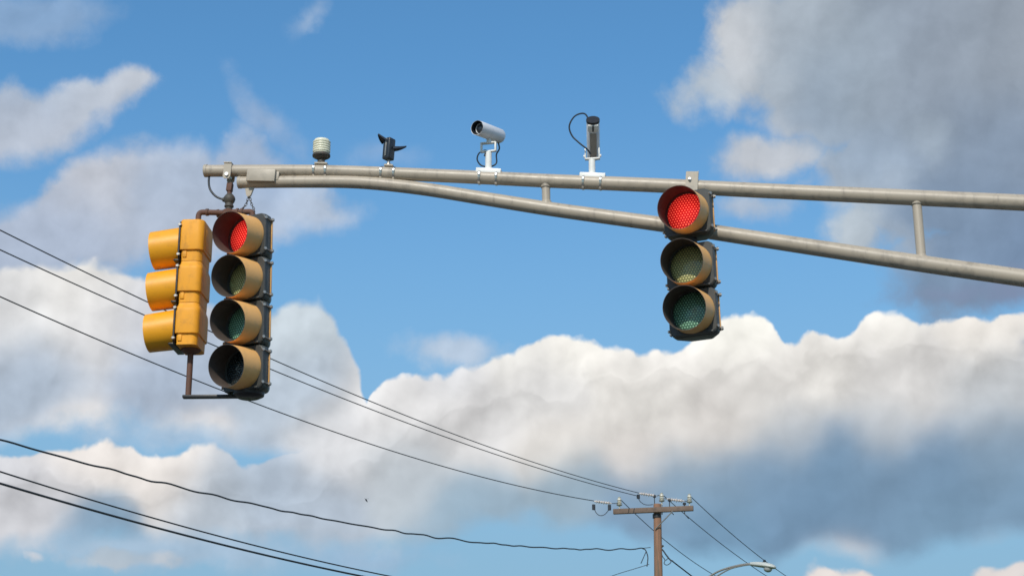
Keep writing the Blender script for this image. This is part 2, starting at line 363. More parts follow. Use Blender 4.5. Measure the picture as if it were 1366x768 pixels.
M['porcelain'] = mat('porcelain', (.52, .50, .42), .25, var=.1)
M['polymer'] = mat('polymer_insulator', (.62, .56, .52), .5, var=.1)
M['lamp'] = mat('lamp_housing', (.48, .50, .47), .45, var=.06)
M['bird'] = mat('bird_feather', (.04, .045, .06), .8)
M['asphalt'] = mat('asphalt', (.05, .05, .052), .9, var=.25, vs=2, dirt=(.03, .03, .03), dscale=.6, bump=.6)
M['concrete'] = mat('concrete', (.34, .32, .29), .9, var=.15, vs=1, dirt=(.2, .19, .17), dscale=2)
M['grass'] = mat('grass', (.06, .09, .03), .95, var=.5, vs=.6, dirt=(.11, .10, .05), dscale=.3)
M['paint'] = mat('road_paint', (.7, .68, .6), .7, var=.1, dirt=(.2, .2, .2), dscale=6)
streaks(M['yellow'], (.33, .15, .04), (26, 26, 3), .4)
streaks(M['wood'], (.11, .10, .07), (6, 6, .35), .75, .48, .62)
# visor shell: grain of the pole wood runs lengthways
for k in ('wood',):
    nt = M[k].node_tree; tcn = [n for n in nt.nodes if n.type == 'TEX_COORD'][0]
    mp = nt.nodes.new('ShaderNodeMapping'); mp.inputs['Scale'].default_value = (9, 9, .7)
    ls = [(l.to_socket) for l in nt.links if l.from_node == tcn]
    nt.links.new(tcn.outputs['Object'], mp.inputs['Vector'])
    for s_ in ls: nt.links.new(mp.outputs[0], s_)

def lens_mat(name, base, dot, emit=0.0, emit_base=None, emit_dot=None, pitch=.0182):
    """LED lens: a hexagonal lattice of lenslets"""
    m = bpy.data.materials.new(name); m.use_nodes = True; nt = m.node_tree
    b = nt.nodes['Principled BSDF']; tc = nt.nodes.new('ShaderNodeTexCoord')
    sp = nt.nodes.new('ShaderNodeSeparateXYZ'); nt.links.new(tc.outputs['Object'], sp.inputs[0])
    x, z = S(sp.outputs[0], nt), S(sp.outputs[2], nt)
    k = 2 * math.pi / pitch; h = None
    for a in (R(90), R(210), R(330)):
        c = (x * (k * math.cos(a)) + z * (k * math.sin(a)))._m('COSINE')
        h = c if h is None else h + c
    h = (h + 1.5) * (1 / 4.5)                             # 0..1, peaks on a hex lattice
    w = h.ss(.35, .85)
    nt.links.new(mix(nt, w, tuple(base), tuple(dot)).s, b.inputs['Base Color'])
    b.inputs['Roughness'].default_value = .22; b.inputs['Specular IOR Level'].default_value = .25 if emit else .55
    b.inputs['Coat Weight'].default_value = .12 if emit else .45; b.inputs['Coat Roughness'].default_value = .05
    bp = nt.nodes.new('ShaderNodeBump'); bp.inputs['Strength'].default_value = .9; bp.inputs['Distance'].default_value = .0035
    nt.links.new(h.s, bp.inputs['Height']); nt.links.new(bp.outputs[0], b.inputs['Normal'])
    if emit:
        nt.links.new(mix(nt, w, tuple(emit_base), tuple(emit_dot)).s, b.inputs['Emission Color'])
        rad = comb(nt, x, 0.0, z); rad = vec(nt, 'LENGTH', rad)
        pt = noise(nt, S(tc.outputs['Object'], nt), 9, 3, .6) - .5
        nt.links.new(((1.12 - rad.ss(.03, .148) * .62 + pt * .5) * emit).s, b.inputs['Emission Strength'])
    return m
M['lens_red'] = lens_mat('lit_red_lens', (.12, .002, .004), (.55, .10, .04), 1.0, (.56, .004, .006), (1.6, .16, .10))
M['lens_yellow'] = lens_mat('unlit_yellow_lens', (.30, .285, .12), (.85, .80, .32))
M['lens_green'] = lens_mat('unlit_green_lens', (.085, .19, .13), (.38, .75, .48))
M['lens_dark'] = lens_mat('unlit_arrow_lens', (.014, .022, .026), (.05, .07, .075))
M['arrow'] = mat('arrow_glass', (.16, .19, .19), .3)
M['lampglass'] = mat('lamp_glass', (.42, .43, .42), .15, var=.05, spec=.8)

# ------------------------------------------------------------------ ground
def sheet(name, x0, x1, y0, y1, z, m, kind='structure'):
    b = MB(); b.loft([[(x0, y0, z), (x1, y0, z)], [(x0, y1, z), (x1, y1, z)]], cap=False, closed=False)
    o = b.build(name, m, smooth=False); o['kind'] = kind; return o
sheet('ground', -2500, 2500, -2500, 2500, -.02, M['grass'])
sheet('road', -400, 400, 4, 22, 0, M['asphalt'])
b = MB(); b.box((0, 23.6, .055), (800, 3.2, .15)); o = b.build('pavement', M['concrete'], smooth=False); o['kind'] = 'structure'
b = MB(); b.box((0, 1.4, .055), (800, 5.0, .15)); o = b.build('pavement', M['concrete'], smooth=False); o['kind'] = 'structure'
for x in range(-60, 60, 9):
    sheet('lane_marking', x, x + 3, 12.9, 13.02, .004, M['paint'])

# ------------------------------------------------------------------ mast arm (a vertical truss plane coming towards us on the right)
PHI = R(9.0)
AD = Vector((math.cos(PHI), -math.sin(PHI), 0)); AN = Vector((-math.sin(PHI), -math.cos(PHI), 0))   # along, and towards the camera side
tip0 = EYE + ray(275, 228) * 13.9                      # ray() has unit depth
def on_arm(px, py, off=0.0):
    """point of the arm's vertical plane (shifted off metres towards the viewer side) seen at this direction"""
    d = ray(px, py); o = tip0 + AN * off
    return EYE + d * ((o - EYE).dot(AN) / d.dot(AN))
def smooth_path(pts, n=60):
    """curve through points lying in the arm plane; parameter = distance along the arm"""
    s = np.array([(p - tip0).dot(AD) for p in pts]); z = np.array([p.z for p in pts]); off = (pts[0] - tip0).dot(AN)
    out = []
    for t in np.linspace(s[0], s[-1], n):
        i = max(0, min(len(s) - 2, int(np.searchsorted(s, t) - 1)))
        def m_(k):
            if k <= 0: return (z[1] - z[0]) / (s[1] - s[0])
            if k >= len(s) - 1: return (z[-1] - z[-2]) / (s[-1] - s[-2])
            return (z[k + 1] - z[k - 1]) / (s[k + 1] - s[k - 1])
        h = s[i + 1] - s[i]; u = (t - s[i]) / h
        zz = (2 * u**3 - 3 * u**2 + 1) * z[i] + (u**3 - 2 * u**2 + u) * h * m_(i) + (-2 * u**3 + 3 * u**2) * z[i + 1] + (u**3 - u**2) * h * m_(i + 1)
        q = tip0 + AD * t + AN * off; q.z = zz; out.append(q)
    return out
up_px = [(275, 228), (430, 228.5), (600, 235), (735, 241.5), (880, 247.5), (1000, 253.5), (1183, 262), (1366, 270.5)]
lo_px = [(320, 243.5), (400, 242.5), (480, 243.5), (560, 251.5), (640, 264), (735, 279), (880, 299), (1000, 317), (1222, 350.5), (1366, 371)]
up_pts = [on_arm(*p) for p in up_px]; lo_pts = [on_arm(*p) for p in lo_px]
def extend(pts, L):
    d = (pts[-1] - pts[-2]).normalized(); return pts + [pts[-1] + d * L]
up_pts = extend(up_pts, 3.4); lo_pts = extend(lo_pts, 3.4)
UP = smooth_path(up_pts, 90); LO = smooth_path(lo_pts, 110)
def seg_z(path, s):
    for a, b_ in zip(path, path[1:]):
        sa, sb = (a - tip0).dot(AD), (b_ - tip0).dot(AD)
        if sa <= s <= sb: return a + (b_ - a) * ((s - sa) / (sb - sa))
def rad_up(p): return R_UP * (1 + .42 * ((p - UP[0]).dot(AD) / (UP[-1] - UP[0]).dot(AD)))
def frame(p, path=None):
    """axes of the tube at p: x along it, y away from the viewer side, z up across it"""
    path = path or UP; k = min(range(1, len(path) - 1), key=lambda i: (path[i] - p).length)
    t = (path[k + 1] - path[k - 1]).normalized(); y = -AN; z = t.cross(y).normalized()
    return Matrix((t, y, z)).transposed()
def s_of(px, py): return (on_arm(px, py) - tip0).dot(AD)
def up_at(px, py=245): return seg_z(UP, s_of(px, py))
def lo_at(px, py=300): return seg_z(LO, s_of(px, py))
mast_base = UP[-1].copy(); mast_base.z = 0
mast = empty('traffic_mast', mast_base, label='tan steel mast with a long two tube truss arm carrying the signals', cat='signal mast')
Wm = mast.matrix_basis.copy(); off_m = -Vector(mast_base)
def rel(pts, o=mast_base): return [p - o for p in pts]
R_UP, R_LO = .0465, .0455
def rad_grow(n, r, g): return [r * (1 + g * i / (n - 1)) for i in range(n)]
MB().tube(rel(UP), rad_grow(len(UP), R_UP, .42), 28).build('upper_tube', M['arm'], mast)
MB().tube(rel(LO), rad_grow(len(LO), R_LO, .62), 28).build('lower_tube', M['arm'], mast)
MB().lathe([(R_UP * 1.06, -.012), (R_UP * 1.08, 0), (R_UP * 1.08, .012), (R_UP * 1.02, .012)], tip0 - mast_base, AD).build('end_cap', M['plate'], mast)
MB().lathe([(R_LO * 1.04, -.012), (R_LO * 1.06, 0), (R_LO * 1.06, .012), (R_LO * 1.02, .012)], lo_pts[0] - mast_base, AD).build('end_cap', M['plate'], mast)
for (xt, yt, xb, yb, r) in ((728, 247, 729, 270, .031), (1223, 274, 1229, 341, .034)):
    a = up_at(xt, yt); b_ = lo_at(xb, yb)
    t_ = (b_ - a).normalized(); ua, ub = a + t_ * R_UP * 1.15, b_ - t_ * R_LO * 1.2
    MB().tube(rel([a, ua, ua + t_ * .008, ub - t_ * .008, ub, b_]), [r + .012, r + .008, r, r, r + .008, r + .012], 20).build('strut', M['arm'], mast)
a = UP[-12].copy(); b_ = LO[-12].copy(); MB().tube(rel([a, b_]), .036, 20).build('strut', M['arm'], mast)
pole_top = UP[-1].z + .5
MB().lathe([(.17, 0), (.165, .3), (.14, pole_top - .05), (.14, pole_top), (.05, pole_top + .06)], (0, 0, 0)).build('pole', M['arm'], mast)
MB().box((0, 0, .03), (.5, .5, .06), bev=.01).build('base_plate', M['plate'], mast)
# cover plate bolted over the joint of the two tubes
yaw_arm = frame(UP[8])
pc = on_arm(348.5, 234, .062)
MB().box(pc - mast_base, (.225, .03, .100), rot=yaw_arm, bev=.004).build('cover_plate', M['plate'], mast)
pc2 = on_arm(352, 235, .035)
MB().box(pc2 - mast_base, (.245, .03, .07), rot=yaw_arm, bev=.004).build('joint_bracket', M['plate'], mast)
# tapered lug for the safety chain under the lower tube
lug = lo_at(333, 252); lug = lug - Vector((0, 0, R_LO))
def tri_plate(b, c, w0, w1, h, t, rot):
    pr = [(-w0 / 2, .012), (w0 / 2, .012), (w1 / 2, -h + .012), (w1 / 4, -h), (-w1 / 4, -h), (-w1 / 2, -h + .012)]
    b.loft([[Vector(c) + rot @ Vector((x, y, z)) for (x, z) in pr] for y in (-t / 2, t / 2)])
b = MB(); tri_plate(b, lug - mast_base, .075, .036, .073, .02, yaw_arm); b.build('chain_lug', M['plate'], mast)
def band(b, c, r, w=.016, t=.004):
    b.lathe([(r + .0005, -w / 2), (r + t, -w / 2), (r + t, w / 2), (r + .0005, w / 2)], c, AD, 28)

# ------------------------------------------------------------------ signal heads
SH = .344                                                # height of one section
def visor_mesh(r0, Ltop, Lbot, droop, nθ=56, nL=6, slant=0.0):
    b = MB(); t = .0028
    ph = random.random() * 6.28; am = random.uniform(.006, .016)
    def shell(r_in):
        rings = []
        for j in range(nL + 1):
            ring = []
            for i in range(nθ):
                a = 2 * math.pi * i / nθ
                s = .5 + .5 * math.sin(a)                # 1 at the top
                L = Lbot + (Ltop - Lbot) * (s ** .8)
                u = j / nL; y = -L * u
                r = (r0 - r_in) * (1 - .035 * u) * (1 + am * u * math.sin(2 * a + ph))
                ring.append((r * math.cos(a), y, r * math.sin(a) + y * math.tan(droop)))
            rings.append(ring)
        return rings
    o = shell(0); i_ = shell(t)
    b.mi = 0; b.loft(o, cap=False); b.mi = 1; b.loft(i_, cap=False)
    b.mi = 1; b.loft([o[-1], i_[-1]], cap=False); b.loft([o[0], i_[0]], cap=False)
    return b
def rrect(w, d, c, z, y0=0.0):
    """plan outline with small front corners and broad rounded back corners"""
    x, y = w / 2, d / 2; P = []
    for (sx, sy, a0, q) in ((1, -1, -90, .014), (1, 1, 0, c), (-1, 1, 90, c), (-1, -1, 180, .014)):
        for k in range(5):
            a = R(a0 + 22.5 * k); P.append((sx * (x - q) + q * math.cos(a), sy * (y - q) + q * math.sin(a) + y0, z))
    return P
def make_head(name, label, lens_list, housing, visor_out, visor_in, loc, yaw, tilt=0.0, gap_after=None, gap=0.0, grp=None,
              strip=True, vlen=(.238, .172), body='grey', vr=.163, hh=SH):
    """root at the top centre of the housing, faces -Y before yaw. Sections hang below it."""
    t = empty(name, loc, -yaw, 0.0, label=label, cat='traffic light', group=grp)
    t.rotation_euler = (Matrix.Rotation(tilt, 3, 'Y') @ Matrix.Rotation(-yaw, 3, 'Z')).to_euler()
    z = 0.0
    for k, (lm, lab, ll) in enumerate(lens_list):
        zc = z - hh / 2
        b = MB()
        if body == 'grey':
            W = .345; D = .165
            c = .022
            prof = []
            def front_rr(wd, h, cr, y):                   # rounded rectangle in x-z
                pts = []
                for (sx, sz, a0) in ((1, 1, 0), (-1, 1, 90), (-1, -1, 180), (1, -1, 270)):
                    for q in range(5):
                        a = R(a0 + 22.5 * q)
                        pts.append((sx * (wd / 2 - cr) + cr * math.cos(a), y, zc + sz * (h / 2 - cr) + cr * math.sin(a)))
                return pts
            b.loft([front_rr(W - .012, hh - .004, .04, -.055), front_rr(W, hh - .002, .04, -.045), front_rr(W - .004, hh - .002, .04, .005), front_rr(W - .13, hh - .03, .035, .115), front_rr(W - .16, hh - .06, .03, .125)])
        else:
            D = .19
            lv = [(.292, .152, z), (.298, .156, z - .02), (.328, .170, z - .04), (.336, .174, z - .055), (.338, .176, z - .07), (.338, .176, z - hh * .70), (.334, .174, z - hh * .735), (.302, .156, z - hh * .745), (.298, .153, z - hh + .002)]
            if k == 0: lv = [(.318, .160, z), (.332, .172, z - .006), (.338, .176, z - .018)] + lv[5:]
            b.loft([rrect(w, d, .045, zz) for (w, d, zz) in lv])
            b.box((.151, -.05, z - hh * .84), (.014, .03, .05), bev=.004)
            if k == 0: b.box((0, .089, z - hh * .42), (.20, .006, hh * .5), bev=.002)
        sec = b.build('section', housing, t, ang=30)
        # door frame round the lens
        yf = -.055 if body == 'grey' else -.089
        b = MB()
        n = 48; cr = .05; dw = .352; dh = hh - .012
        def rr2(w, h, r, y):
            pts = []
            for (sx, sz, a0) in ((1, 1, 0), (-1, 1, 90), (-1, -1, 180), (1, -1, 270)):
                for q in range(12):
                    a = R(a0 + 90 * q / 11)
                    pts.append((sx * (w / 2 - r) + r * math.cos(a), y, zc + sz * (h / 2 - r) + r * math.sin(a)))
            return pts
        def circ(r, y): return [(r * math.cos(R(i * 90 / 11 if False else 0) + 0) , y, 0) for i in range(48)]
        def circ_m(r, y):
            pts = []
            for a0 in (0, 90, 180, 270):
                for q in range(12):
                    a = R(a0 + 90 * q / 11 * .995)
                    pts.append((r * math.cos(a), y, zc + r * math.sin(a)))
            return pts
        y1, y2 = yf + .001, yf - (.028 if body == 'grey' else .012)
        b.loft([circ_m(.145, y1), rr2(dw, dh, cr, y1), rr2(dw, dh, cr, y2 + .006), rr2(dw - .012, dh - .012, cr, y2), circ_m(.158, y2), circ_m(.15, y2 + .01), circ_m(.145, y1)], cap=False)
        b.box((0, yf - .022, zc - dh / 2 + .006), (dw * .82, .05, .014), bev=.004)     # drip lip under the door
        door = b.build('door', M['black'] if body != 'grey' else [M['grey_door']], sec)
        # latch rods and hinge lugs at the side
        for sx in (1, -1):
            for zz in (zc + hh * .36, zc - hh * .36):
                b = MB()
                if body == 'grey':
                    b.tube([(sx * .172, yf - .02, zz), (sx * .184, yf - .03, zz)], .011, 10)
                    b.tube([(sx * .178, yf - .024, zz), (sx * .178, .004, zz)], .0045, 8)
                    b.tube([(sx * .168, -.004, zz), (sx * .196, .002, zz)], .0115, 10)
                    b.lathe([(.008, 0), (.016, .003), (.016, .009), (.008, .012)], (sx * .180, .0, zz), (sx, 0, 0), 6)
                else:
                    b.tube([(sx * .165, yf - .004, zz), (sx * .184, yf - .004, zz)], .010, 10)
                    b.tube([(sx * .176, yf - .016, zz), (sx * .176, yf + .010, zz)], .007, 10)
                b.build('hinge_bolt', M['zinc'], sec)
        if body == 'grey' and strip:
            MB().box((.1715, .012, zc), (.008, .014, hh - .07), bev=.002).build('edge_strip', M['tan_visor'], sec)
        vb = visor_mesh(vr, *vlen, R(7))
        v = vb.build('visor', [visor_out, visor_in], sec, loc=(0, y2 + .004, zc), ang=50)
        # lens, domed
        b = MB(); b.lathe([(.1485, .0), (.147, .006), (.125, .016), (.09, .024), (.05, .029), (.018, .0305), (.002, .031)], (0, 0, 0), (0, -1, 0), 48)
        l = b.build('lens', lm, sec, loc=(0, y2 + .018, zc), ang=60)
        l['label'] = ll
        if lab: sec['label'] = lab
        z -= hh
        if gap_after == k: z -= gap
    return t
M['grey_door'] = mat('grey_door', (.05, .052, .05), .5, var=.12, dirt=(.1, .1, .09), dirt_amt=.3)

# positions
YAW_L, YAW_R, YAW_Y = R(27), R(22), R(94)
top4 = on_arm(337, 291.5, 0.0)
head4 = make_head('traffic_light', 'four lens traffic light with tan visors, top lens lit red, hanging at the arm tip',
                  [(M['lens_red'], None, 'lit red lens'), (M['lens_yellow'], None, 'unlit yellow lens'), (M['lens_green'], None, 'unlit green lens'), (M['lens_dark'], None, 'unlit dark arrow lens')],
                  M['grey_head'], M['tan_visor'], M['inner_brown'], top4, YAW_L, tilt=-.023)
top3 = on_arm(264, 302, 0.05)
head3 = make_head('traffic_light', 'bright yellow three section traffic light seen from its side, left of the four lens one',
                  [(M['lens_dark'], None, None)] * 3, M['yellow'], M['yellow_visor'], M['inner'], top3, YAW_Y, body='yellow', hh=.326, vlen=(.25, .22), vr=.152)
topr = on_arm(919, 259, .17)
headr = make_head('traffic_light', 'three lens traffic light, top lens lit red, fixed in front of both arm tubes',
                  [(M['lens_red'], None, 'lit red lens'), (M['lens_yellow'], None, 'unlit yellow lens'), (M['lens_green'], None, 'unlit green lens')],
                  M['grey_head'], M['tan_visor'], M['inner_brown'], topr, YAW_R, tilt=-.023, gap_after=0, gap=.055)
# arrow on the dark bottom lens of the four lens head
b = MB()
for (x0, z0, x1, z1) in ((-.05, .0, .05, .0), (-.05, 0, -.015, .035), (-.05, 0, -.015, -.035)): b.tube([(x0, -.031, z0), (x1, -.031, z1)], .004, 8)
sec4 = [c for c in head4.children if c.name.startswith('section')][-1]
zc4 = -SH * 3.5
b.build('arrow', M['arrow'], sec4, loc=(0, -.055 - .028 + .018, zc4))

# mounting bracket of the pair at the tip: clamp, clevis, swivel, cross pipes, bottom bar
hub = on_arm(304, 284)
br = empty('signal_bracket', hub, label='rusty pipe bracket with clamp and swivel hanging two traffic lights from the arm tip', cat='bracket')
def rb(p): return p - hub
cl = up_at(306, 228)
b = MB()
for s_ in (-1, 1):
    c = cl + AN * (.052 * s_) - Vector((0, 0, .02))
    pr = [(-.03, .058), (.03, .058), (.03, -.045), (.018, -.062), (-.018, -.062), (-.03, -.045)]
    b.loft([[rb(c) + yaw_arm @ Vector((x, y, z)) for (x, z) in pr] for y in (-.004, .004)])
b.box(rb(cl + Vector((0, 0, .05))), (.06, .112, .008), rot=yaw_arm)
b.build('clamp', M['plate'], br)
MB().tube([rb(cl + AN * .07 - Vector((0, 0, .05))), rb(cl - AN * .07 - Vector((0, 0, .05)))], .014, 12).build('clamp_bolt', M['steel'], br)
cv = on_arm(306.5, 250)
b = MB(); b.box(rb(cv), (.045, .05, .07), rot=yaw_arm, bev=.008); b.tube([rb(cv) - Vector((0, 0, .02)), rb(on_arm(306, 262))], .019, 14); b.build('clevis', M['rust'], br)
sw = on_arm(306, 266)
b = MB(); b.lathe([(.02, .045), (.03, .035), (.042, .018), (.046, 0), (.04, -.02), (.03, -.035), (.032, -.05), (.036, -.052), (.036, -.062), (.028, -.066), (.024, -.095)], rb(sw), (0, 0, 1), 20)
b.lathe([(.018, 0), (.018, .05), (.012, .055)], rb(sw), -AD, 12)
b.build('swivel', M['iron'], br)
b = MB(); b.lathe([(.030, -.026), (.044, -.02), (.044, .015), (.036, .024), (.026, .028)], (0, 0, 0), (0, 0, 1), 8)
b.lathe([(.026, 0), (.026, .07), (.032, .07), (.032, .085)], (0, 0, 0), -AD, 14); b.lathe([(.026, 0), (.026, .07), (.032, .07), (.032, .085)], (0, 0, 0), AD, 14)
b.build('hub', M['rust'], br)
def elbow(p0, corner, p1, r=.02, rr=.035):
    d0 = (Vector(p0) - Vector(corner)).normalized(); d1 = (Vector(p1) - Vector(corner)).normalized(); c = Vector(corner)
    pts = [Vector(p0)]
    for i in range(7):
        u = i / 6; pts.append((c + d0 * rr) * (1 - u)**2 + c * 2 * u * (1 - u) + (c + d1 * rr) * u**2)
    return pts + [Vector(p1)]
def pipe_pts(a, corner, b_): return elbow(a, corner, b_)
t3 = top3 - hub; t4 = top4 - hub
b = MB(); b.tube(pipe_pts((0, 0, 0), (t3.x, t3.y, 0), t3 - Vector((0, 0, .01))), .0215, 16); b.tube([Vector((t3.x, t3.y, 0)) * .75, Vector((t3.x, t3.y, 0)) * .75 + AD * .02], .028, 14)
b.tube([t3 + Vector((0, 0, .022)), t3 + Vector((0, 0, -.004))], .034, 14)
b.build('pipe', M['rust'], br)
b = MB(); b.tube(pipe_pts((0, 0, 0), (t4.x, t4.y, 0), t4 - Vector((0, 0, .01))), .0215, 16)
b.tube([Vector((t4.x, t4.y, 0)) * .5, Vector((t4.x, t4.y, 0)) * .5 + AD * .02], .028, 14); b.tube([t4 + Vector((0, 0, .022)), t4 + Vector((0, 0, -.004))], .034, 14)
b.build('pipe', M['rust'], br)
bot3 = t3 - Vector((0, 0, 3 * .326)); bot4 = t4 - Vector((-.023 * 4 * SH, 0, 4 * SH))
b = MB(); b.tube([bot3 + Vector((0, 0, .004)), Vector((bot3.x, bot3.y, bot4.z - .01))], .0225, 16)
b.lathe([(.075, .002), (.07, -.012), (.04, -.028), (.026, -.036)], bot3, (0, 0, 1), 16); b.build('drop_pipe', M['rust'], br)
dd = Vector((bot4.x - bot3.x, bot4.y - bot3.y, 0)); ang_ = math.atan2(dd.y, dd.x)
b = MB(); b.box(Vector((bot3.x, bot3.y, bot4.z - .02)) + dd * .5, (dd.length + .08, .05, .024), rot=Matrix.Rotation(ang_, 3, 'Z'), bev=.006)
b.lathe([(.12, .016), (.115, -.012), (.08, -.03)], Vector((bot4.x, bot4.y, bot4.z - .004)), (0, 0, 1), 20)
b.build('bottom_bar', M['black'], br)

# power cable looping from the upper tube to the swivel
def bez(p, n=24):
    p = [Vector(x) for x in p]; out = []
    for i in range(n + 1):
        u = i / n; q = list(p)
        while len(q) > 1: q = [q[k] * (1 - u) + q[k + 1] * u for k in range(len(q) - 1)]
        out.append(q[0])
    return out
def catm(P, n=8):
    P = [Vector(p) for p in P]; P = [P[0] * 2 - P[1]] + P + [P[-1] * 2 - P[-2]]; out = []
    for i in range(1, len(P) - 2):
        for k in range(n):
            u = k / n; a, b_, c, d = P[i - 1:i + 3]
            out.append(.5 * ((2 * b_) + (c - a) * u + (2 * a - 5 * b_ + 4 * c - d) * u**2 + (3 * b_ - a - 3 * c + d) * u**3))
    return out + [P[-2]]
pts = catm([on_arm(280, 230), on_arm(278.5, 242), on_arm(280.5, 253), on_arm(288, 262), on_arm(298, 266), on_arm(304, 266)])
tag(MB().tube(pts, .0085, 10).build('power_cable', M['rubber']), 'grey cable looping from the arm tip into the rusty swivel', 'cable')

# safety chain: two runs of links from the lug to the pipes
def chain(path, pitch=.022):
    b = MB(); L = 0; pts = [Vector(p) for p in path]
    seg = [(pts[i + 1] - pts[i]).length for i in range(len(pts) - 1)]; tot = sum(seg); n = int(tot / pitch)
    def at(s):
        for i, l in enumerate(seg):
            if s <= l: return pts[i] + (pts[i + 1] - pts[i]) * (s / l)
            s -= l
        return pts[-1]
    for k in range(n):
        c = at((k + .5) * pitch); t = (at((k + 1) * pitch) - at(k * pitch)).normalized()
        u = t.cross(AN).normalized() if k % 2 else AN; ring = []
        for i in range(12):
            a = 2 * math.pi * i / 12; ring.append(c + t * (math.cos(a) * .0155) + u * (math.sin(a) * .0085))
        b.tube(ring + ring[:1], .0026, 6, cap=False)
    return b
lugp = lug - Vector((0, 0, .062))
tag(chain([lugp, on_arm(328, 273), on_arm(322, 280.5), on_arm(312, 281.5)]).build('safety_chain', M['iron']), 'dark safety chain running left from the lug to the pipe hub', 'chain')
tag(chain([lugp, on_arm(335.5, 272), on_arm(340, 282, .02)]).build('safety_chain', M['iron']), 'short dark safety chain dropping right from the lug to the pipe', 'chain')

# channel bracket of the right-hand light
pb = up_at(921, 250)
cb = empty('channel_bracket', pb, label='grey steel channel holding the right traffic light against both tubes', cat='bracket')
ztop = on_arm(921, 229, .06).z - pb.z; zlow = (lo_at(921, 306).z - pb.z) - .10
b = MB(); cz = (ztop + zlow) / 2; hgt = ztop - zlow
b.box(AN * .062 + Vector((0, 0, cz)), (.084, .008, hgt), rot=yaw_arm)
for sx in (-1, 1): b.box(AN * .046 + AD * (.042 * sx) + Vector((0, 0, cz)), (.007, .036, hgt), rot=yaw_arm)
b.build('channel', M['plate'], cb)
b = MB(); b.lathe([(.014, 0), (.014, .01), (.009, .012), (.009, .022)], AN * .064 + Vector((0, 0, ztop - .062)), AN, 6); b.build('bolt', M['steel'], cb)
b = MB(); band(b, (0, 0, 0), rad_up(pb) + .001, .02, .006)
b.build('band_clamp', M['steel'], cb)
b = MB(); zz = topr.z - SH - .028 - pb.z; cpt = topr - pb
b.box(Vector((cpt.x, cpt.y, zz)) - AN * .04, (.09, .16, .04), rot=yaw_arm, bev=.006); b.tube([Vector((cpt.x, cpt.y, zz + .045)), Vector((cpt.x, cpt.y, zz - .045))], .05, 16)
b.build('arm_bracket', M['black'], cb)

# ------------------------------------------------------------------ things on top of the arm
def saddle(root, base, w, straps, plate_mat, hgt=.016, depth=.07):
    """plate along the arm on top of the tube with strap bands"""
    fr = frame(base); up = fr @ Vector((0, 0, 1)); ax = fr @ Vector((1, 0, 0)); rr = rad_up(base)
    b = MB(); b.box(up * (rr + hgt / 2), (w, depth, hgt), rot=fr, bev=.003)
    if plate_mat is M['white']: b.box(up * (rr - .008) + AN * (depth / 2 + .002), (w, .005, .044), rot=fr, bev=.001)
    b.build('saddle_plate', plate_mat, root)
    for sx in straps:
        b = MB(); b.lathe([(rr + .0005, -.008), (rr + .005, -.008), (rr + .005, .008), (rr + .0005, .008)], ax * sx, ax, 28)
        b.box(ax * sx + AN * (rr + .006) + up * .008, (.019, .014, .024), rot=fr, bev=.004)
        b.build('strap', M['steel'], root)
# 1 beacon
p = up_at(428, 228)
t = empty('beacon', p, label='cream ribbed drum beacon on a dark base, strapped on top of the arm', cat='beacon')
saddle(t, p, .10, (-.047, .045), M['plate'], .014)
MB().lathe([(.036, .06), (.03, .075), (.024, .10), (.03, .11)], n=20).build('neck', M['iron'], t)
MB().lathe([(.03, .095), (.066, .117), (.069, .122), (.069, .132), (.064, .14), (.06, .14)], n=32).build('base', M['iron'], t)
pr = [(.060, .14), (.063, .146)]
for k in range(5): z0 = .15 + k * .019; pr += [(.0605, z0), (.0605, z0 + .003), (.0665, z0 + .005), (.068, z0 + .010), (.0665, z0 + .015), (.0605, z0 + .017)]
pr += [(.061, .248), (.056, .256), (.02, .258), (.012, .266), (.001, .267)]
MB().lathe(pr, n=36).build('dome', M['beacon'], t)
# 2 optical detector
p = up_at(518, 232)
t = empty('signal_detector', p, label='small black detector box with two pointed shades on top of the arm', cat='sensor')
saddle(t, p, .07, (-.05, .05), M['plate'], .014)
MB().lathe([(.028, .055), (.024, .075), (.012, .08), (.010, .115)], n=16).build('stem', M['zinc'], t)
rz = Matrix.Rotation(R(-35), 3, 'Z'); ry = Matrix.Rotation(R(4), 3, 'Y')
b = MB(); b.box((.0, 0, .197), (.066, .074, .172), rot=rz @ ry, bev=.010, seg=3); b.build('body', M['sensor'], t)
b = MB(); b.box(rz @ Vector((0, -.0365, .0)) + Vector((0, 0, .205)), (.012, .012, .145), rot=rz @ ry, bev=.002); b.build('face_strip', M['zinc'], t)
def hood(b, c, dirv, L, w, th=.004):
    d = Vector(dirv).normalized(); side = Vector((0, 0, 1)).cross(d).normalized(); upv = d.cross(side) * -1
    if upv.z < 0: upv = -upv
    rings = []
    for i in range(9):
        u = i / 8; ww = w * (1 - u**1.6 * .85); arc = []
        for k in range(9):
            a = math.pi * k / 8; arc.append(Vector(c) + d * (L * u) + side * (math.cos(a) * ww) + upv * (math.sin(a) * ww * .7 + .25 * L * u * u))
        back = [q - upv * th for q in reversed(arc)]
        rings.append(arc + back)
    b.loft(rings)
b = MB(); hood(b, (-.028, -.012, .250), (-.8, -.55, .5), .080, .036, .007); b.build('shade', M['sensor'], t)
b = MB(); hood(b, (.03, 0, .198), (1, .15, .05), .105, .032, .007); b.build('shade', M['sensor'], t)
